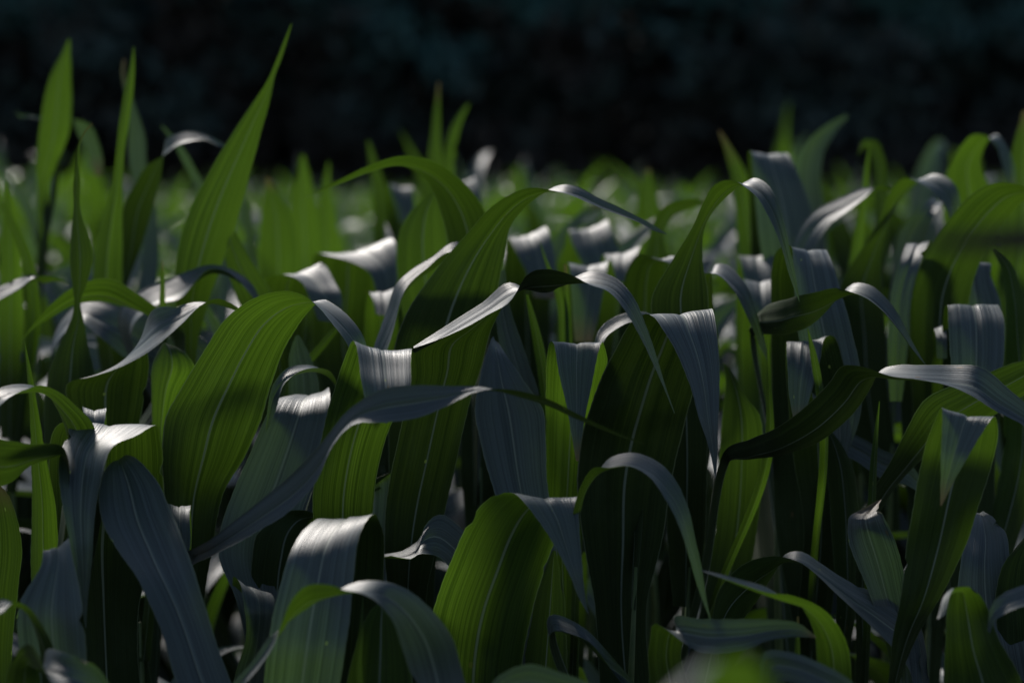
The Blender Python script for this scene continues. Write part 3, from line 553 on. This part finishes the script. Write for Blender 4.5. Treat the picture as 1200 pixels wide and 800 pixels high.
# ------------------------------------------------------------------ the field behind: corn plants in rows
def variant(seed, detail=True):
    r = random.Random(seed)
    root = bpy.data.objects.new('corn_plant', None)
    root.empty_display_size = .05
    COL.objects.link(root)
    nl = 8
    az0 = r.uniform(0, 6.28)
    H = r.uniform(.80, .88)
    for k in range(nl):
        f = k / (nl - 1)
        zb = .14 + (H - .18) * f
        az = az0 + math.pi * k + r.uniform(-.55, .55)
        L = r.uniform(.62, .8) * (1 - .28 * abs(f - .55))
        th = R(52 + 26 * f + r.uniform(-5, 5)); dr = R(r.uniform(105, 150) * (1.15 - .35 * f))
        pw = r.uniform(1.3, 2.2)
        w = r.uniform(.072, .092)
        if k >= nl - 2:
            L *= .72; th = R(r.uniform(70, 84)); dr = R(r.uniform(30, 150)); w *= .8; pw = r.uniform(2.0, 3.2)
        A, B = arch_curve(zb, az, th, L, dr, w, r.uniform(-.5, .5), r.uniform(-.9, .9) * (.4 + f), pw=pw)
        vs, fs, uv, ag = ribbon(A, B, 30, 9, .12, .0035, seed * 10 + k)
        mesh_obj('leaf', vs, fs, M_LEAF, root, uv, ag, shade_fac=base_shade(uv, .2 + .5 * r.random(), .34, .86, .01))  # shade at the leaf bases painted in
    pts = [(0, 0, -.02 + (H + .02) * i / 5) for i in range(6)]
    vs, fs = stalk_mesh(pts, [.013, .012, .011, .010, .008, .006], 8)
    mesh_obj('stalk', vs, fs, M_STALK, root)
    return root
NV = 9
variants = [variant(100 + i) for i in range(NV)]

def copy_plant(src, loc, rz, sc, label, group):
    c = src.copy(); COL.objects.link(c)
    c.location = loc; c.rotation_euler = (0, 0, rz); c.scale = (sc, sc, sc)
    tag(c, label, 'corn plant', group)
    for ch in src.children:
        d = ch.copy(); COL.objects.link(d); d.parent = c
    return c

# plain far-off copies: one mesh per plant
def merged(src):
    V, F, UV, AG = [], [], [], []
    for ch in src.children:
        me = ch.data; b = len(V)
        V += [tuple(v.co) for v in me.vertices]
        F += [tuple(b + i for i in p.vertices) for p in me.polygons]
        if me.uv_layers:
            uvv = [(0, 0)] * len(me.vertices)
            for lp in me.loops: uvv[lp.vertex_index] = tuple(me.uv_layers[0].data[lp.index].uv)
            UV += uvv
        else: UV += [(.3, v.co.z) for v in me.vertices]
        AG += [0.0] * len(me.vertices)
    return V, F, UV, AG

def mass(sp, arr, Fa, r, label, low=False):
    Vs, Fs, UVs = [], [], []; b = 0
    for (x, yy) in sp:
        k = r.randrange(NV); V, F, UV = arr[k]; a = r.uniform(0, 6.28)
        sc = r.uniform(.88, 1.02) * (1 + .09 * math.sin(x * 1.1 + yy * .7) * math.sin(yy * .9 + 1)) * (r.uniform(1.1, 1.22) if r.random() < .08 else 1)
        if low: sc = .98 if yy < -.4 else (.78 if yy < .9 else .72)
        c, s = math.cos(a) * sc, math.sin(a) * sc
        Vs.append(np.stack([V[:, 0] * c - V[:, 1] * s + x, V[:, 0] * s + V[:, 1] * c + yy, V[:, 2] * sc], 1))
        Fs.append(Fa[k] + b); UVs.append(np.array(UV)); b += len(V)
    V = np.concatenate(Vs); F = np.concatenate(Fs); UV = np.concatenate(UVs)
    me = bpy.data.meshes.new('corn_field')
    me.vertices.add(len(V)); me.vertices.foreach_set('co', V.astype(np.float32).ravel())
    me.loops.add(F.size); me.loops.foreach_set('vertex_index', F.astype(np.int32).ravel())
    me.polygons.add(len(F)); me.polygons.foreach_set('loop_start', np.arange(0, F.size, 4, dtype=np.int32))
    me.polygons.foreach_set('loop_total', np.full(len(F), 4, dtype=np.int32))
    me.update(calc_edges=True); me.validate()
    ul = me.uv_layers.new(name='UVMap')
    li = np.zeros(len(me.loops), dtype=np.int32); me.loops.foreach_get('vertex_index', li)
    ul.data.foreach_set('uv', UV[li].astype(np.float32).ravel())
    me.attributes.new('age', 'FLOAT', 'POINT')
    me.attributes.new('shade_fac', 'FLOAT', 'POINT').data.foreach_set('value', (.8 * np.clip((V[:, 2] - .6) / .45, .03, 1)).astype(np.float32))  # low foliage dimmed by height, painting the shade deep in the rows
    me.polygons.foreach_set('use_smooth', [True] * len(me.polygons))
    me.materials.append(M_LEAF)
    o = bpy.data.objects.new('corn_field', me); COL.objects.link(o)
    tag(o, label, 'corn', kind='stuff')

def field():
    r = random.Random(5)
    spots = []
    y = 2.95
    while y < 40:
        hw = .235 * y + .45
        step = .175 if y < 4.2 else (.24 if y < 14 else .34)
        x = -hw + r.uniform(0, .2)
        while x < hw:
            spots.append((x + r.uniform(-.05, .05), y + r.uniform(-.09, .09)))
            x += step
        y += .28 if y < 4.2 else (.38 if y < 14 else .62)
    taken = [(at(P['x'], 400, P['D'])[0], at(P['x'], 400, P['D'])[1]) for P in PL.values()]
    spots = [s for s in spots if all(math.hypot(s[0] - t[0], s[1] - t[1]) > .16 for t in taken)]
    spots.sort(key=lambda s: s[1])
    nind = 300 - len(PL) - 46
    lab = {0: ('softly blurred corn plant just behind the sharp front leaves', 'corn plants just behind the sharp front leaves'),
           1: ('blurred corn plant in the middle rows of the field', 'corn plants in the middle rows of the field'),
           2: ('strongly blurred corn plant far out toward the dark trees', 'corn plants far out toward the dark trees')}
    mm = [merged(v) for v in variants]
    cnt = 0; yy = 1.72
    while yy < 2.95 and cnt < 44:
        hw = .235 * yy + .1; x = -hw + r.uniform(0, .1)
        while x < hw and cnt < 44:
            p = (x + r.uniform(-.04, .04), yy + r.uniform(-.05, .05))
            sc = r.uniform(.62, .70) if yy < 2.3 else r.uniform(.68, .78)
            if all(math.hypot(p[0] - t[0], p[1] - t[1]) > .05 for t in taken):
                copy_plant(variants[r.randrange(NV)], (p[0], p[1], 0), r.uniform(0, 6.28), sc,
                           'low shaded corn plant in the dark between the front leaves', 'low corn plants between the front leaves'); cnt += 1
            x += .155
        yy += .21
    single = []
    for i, (V, F, UV, AG) in enumerate(mm):
        o = mesh_obj('corn_plant', V, F, M_LEAF, None, UV, AG, shade_fac=.8 * np.clip((np.array(V)[:, 2] - .6) / .45, .03, 1)); single.append(o)  # shade low on each plant painted in by height
    used = [False] * NV
    for i, (x, yy) in enumerate(spots[:nind]):
        k = r.randrange(NV)
        band = 0 if yy < 4.2 else (1 if yy < 7 else 2)
        sc = r.uniform(.94, 1.07) * (1 + .07 * math.sin(x * 1.9 + yy) * math.sin(yy * 1.3 + 1)) * (r.uniform(1.1, 1.18) if r.random() < .13 and yy > 5.5 else 1) if yy > 4.2 else (r.uniform(.96, 1.08) if yy > 3.3 else r.uniform(.92, 1.0))
        rz = r.uniform(0, 6.28)
        if yy < 6.5:
            copy_plant(variants[k], (x, yy, 0), rz, sc, *lab[band])
        else:
            c = single[k].copy(); COL.objects.link(c); c.location = (x, yy, 0); c.rotation_euler = (0, 0, rz); c.scale = (sc,) * 3
            tag(c, lab[band][0], 'corn plant', lab[band][1])
    for o in single: bpy.data.objects.remove(o)
    for v in variants:
        for ch in list(v.children): bpy.data.objects.remove(ch)
        bpy.data.objects.remove(v)
    # everything beyond reads as one mass
    arr = [(np.array(V), F, UV) for V, F, UV, AG in mm]
    Fa = [np.array([f for f in F if len(f) == 4]) for V, F, UV in arr]
    mass(spots[nind:], arr, Fa, r, 'far rows of corn melting into one green mass before the trees')
    near = []
    yy = -2.6
    while yy < 1.62:
        x = -1.6
        while x < 1.6:
            p = (x + r.uniform(-.04, .04), yy + r.uniform(-.06, .06))
            if not (abs(p[0]) < .42 and -.5 < p[1] < .45): near.append(p)
            x += .21
        yy += .30
    mass(near, arr, Fa, r, 'rows of corn standing around and behind the camera', True)
    print('plants', len(spots), 'individual', nind, 'to y', spots[nind][1])
field()

# ------------------------------------------------------------------ ground
def ground():
    n = 60; xs = np.linspace(-300, 300, 5); vs = []; fs = []
    vs = [(-400, -60, 0), (400, -60, 0), (400, 700, 0), (-400, 700, 0)]
    o = mesh_obj('soil_ground', vs, [(0, 1, 2, 3)], M_SOIL, None, smooth=False)
    tag(o, 'bare dark soil under the corn', 'soil', kind='structure')
ground()

# ------------------------------------------------------------------ trees at the end of the field
def tree(x, y, h, rad, seed, label):
    r = random.Random(seed); q = np.random.default_rng(seed)
    root = thing('broadleaf_tree', label, 'tree', (x, y, 0), 'dark trees at the far end of the field')
    pts = [(.12 * math.sin(i + seed), .12 * math.cos(i * 1.4 + seed), h * .8 * i / 7 - .1) for i in range(8)]
    tv, tf = stalk_mesh(pts, [.30 - .034 * i for i in range(8)], 10)
    for k in range(9):
        z = h * r.uniform(.1, .65); a = r.uniform(0, 6.28); L = rad * r.uniform(.5, .8)
        b = len(tv)
        for i in range(4):
            s = i / 3; rr = .09 * (1 - .8 * s)
            c = (math.cos(a) * L * s, math.sin(a) * L * s, z + L * .35 * s)
            for m_ in range(5):
                t = 2 * math.pi * m_ / 5
                tv.append((c[0] - math.sin(a) * rr * math.cos(t), c[1] + math.cos(a) * rr * math.cos(t), c[2] + rr * math.sin(t)))
        for i in range(3):
            for m_ in range(5):
                tf.append((b + i*5 + m_, b + i*5 + (m_+1) % 5, b + (i+1)*5 + (m_+1) % 5, b + (i+1)*5 + m_))
    mesh_obj('trunk', tv, tf, M_BARK, root)
    # crown: boughs of leaf clumps hanging down to the ground
    V = []
    for c in range(120):
        z = h * (.02 + .95 * r.random() ** 1.35); env = rad * (math.sin(math.pi * min(1, (z / h) * .80 + .26)) ** .6)
        a = r.uniform(0, 6.28); rr = env * math.sqrt(r.uniform(.2, 1))
        cr = r.uniform(.5, 1.1); m = 100
        P = q.normal(size=(m, 3)); P /= np.linalg.norm(P, axis=1)[:, None]; P *= (q.random((m, 1)) ** .4) * cr
        P[:, 2] *= .65; P += (rr * math.cos(a), rr * math.sin(a), z); P[:, 2] = np.maximum(P[:, 2], .05)
        d = q.normal(size=(m, 3)); d /= np.linalg.norm(d, axis=1)[:, None]
        e = np.cross(d, q.normal(size=(m, 3))); e /= np.linalg.norm(e, axis=1)[:, None]
        sz = .18 * q.uniform(.7, 1.3, (m, 1))
        V.append(np.stack([P - d * sz, P + e * sz * .5, P + d * sz, P - e * sz * .5], 1).reshape(-1, 3))
    V = np.concatenate(V); F = np.arange(len(V)).reshape(-1, 4).tolist()
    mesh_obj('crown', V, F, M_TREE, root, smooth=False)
tr = random.Random(77)
tl = [('dark broad tree in the front rank of the far trees', 33, 3.1), ('dark broad tree in the second rank of the far trees', 38, 4.0), ('dark broad tree in the rear rank of the far trees', 44, 4.8)]
# (distances below are from the camera)
TY = [42, 46.5, 52]
sd = 500
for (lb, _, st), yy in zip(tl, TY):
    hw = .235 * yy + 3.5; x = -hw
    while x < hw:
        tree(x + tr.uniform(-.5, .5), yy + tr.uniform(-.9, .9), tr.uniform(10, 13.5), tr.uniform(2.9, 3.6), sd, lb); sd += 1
        x += st

def hills():
    r = np.random.default_rng(4); nx, ny = 90, 30
    xs = np.linspace(-170, 170, nx); ys = np.linspace(62, 190, ny); V = []
    for j, y in enumerate(ys):
        for i, x in enumerate(xs):
            f = min(1, (y - 62) / 45)
            z = f * f * (3 - 2 * f) * (20 + 3 * math.sin(x * .05 + 1) + 2.5 * math.sin(x * .11 + y * .05)) + r.uniform(-.5, .5) * f
            V.append((x, y, z - .1))
    o = mesh_obj('wooded_hill', V, grid_faces(ny, nx), M_HILL, None)
    tag(o, 'dark wooded hill behind the trees', 'hill', kind='structure')
hills()

# ------------------------------------------------------------------ light
SUN_AZ, SUN_EL = R(-24), R(42)       # azimuth from +Y towards +X: behind the field, to the left
sd_ = Vector((math.sin(SUN_AZ) * math.cos(SUN_EL), math.cos(SUN_AZ) * math.cos(SUN_EL), math.sin(SUN_EL)))
w = bpy.data.worlds.new('World'); scn.world = w; w.use_nodes = True
wn = w.node_tree.nodes; wl = w.node_tree.links; wn.clear()
sky = wn.new('ShaderNodeTexSky'); sky.sky_type = 'NISHITA'; sky.sun_disc = False
sky.sun_elevation = SUN_EL; sky.sun_rotation = SUN_AZ; sky.air_density = 1.0; sky.dust_density = .6; sky.ozone_density = 1.0
bg = wn.new('ShaderNodeBackground'); bg.inputs[1].default_value = 0.075
wo = wn.new('ShaderNodeOutputWorld'); hs = wn.new('ShaderNodeHueSaturation'); hs.inputs['Saturation'].default_value = .85
wl.new(sky.outputs[0], hs.inputs['Color']); wl.new(hs.outputs[0], bg.inputs[0]); wl.new(bg.outputs[0], wo.inputs[0])
sl = bpy.data.lights.new('sun', 'SUN'); sl.energy = 4.4; sl.angle = R(12); sl.color = (1, .93, .86)
so = bpy.data.objects.new('sun', sl); COL.objects.link(so); so.location = (0, 0, 20)
so.rotation_euler = sd_.to_track_quat('Z', 'Y').to_euler()

scn.render.engine = 'CYCLES'
scn.cycles.use_denoising = True
scn.cycles.max_bounces = 6; scn.cycles.diffuse_bounces = 3; scn.cycles.glossy_bounces = 2; scn.cycles.transmission_bounces = 4
scn.cycles.caustics_reflective = False; scn.cycles.caustics_refractive = False
scn.view_settings.view_transform = 'Standard'; scn.view_settings.look = 'None'
scn.view_settings.exposure = 0; scn.view_settings.gamma = 1
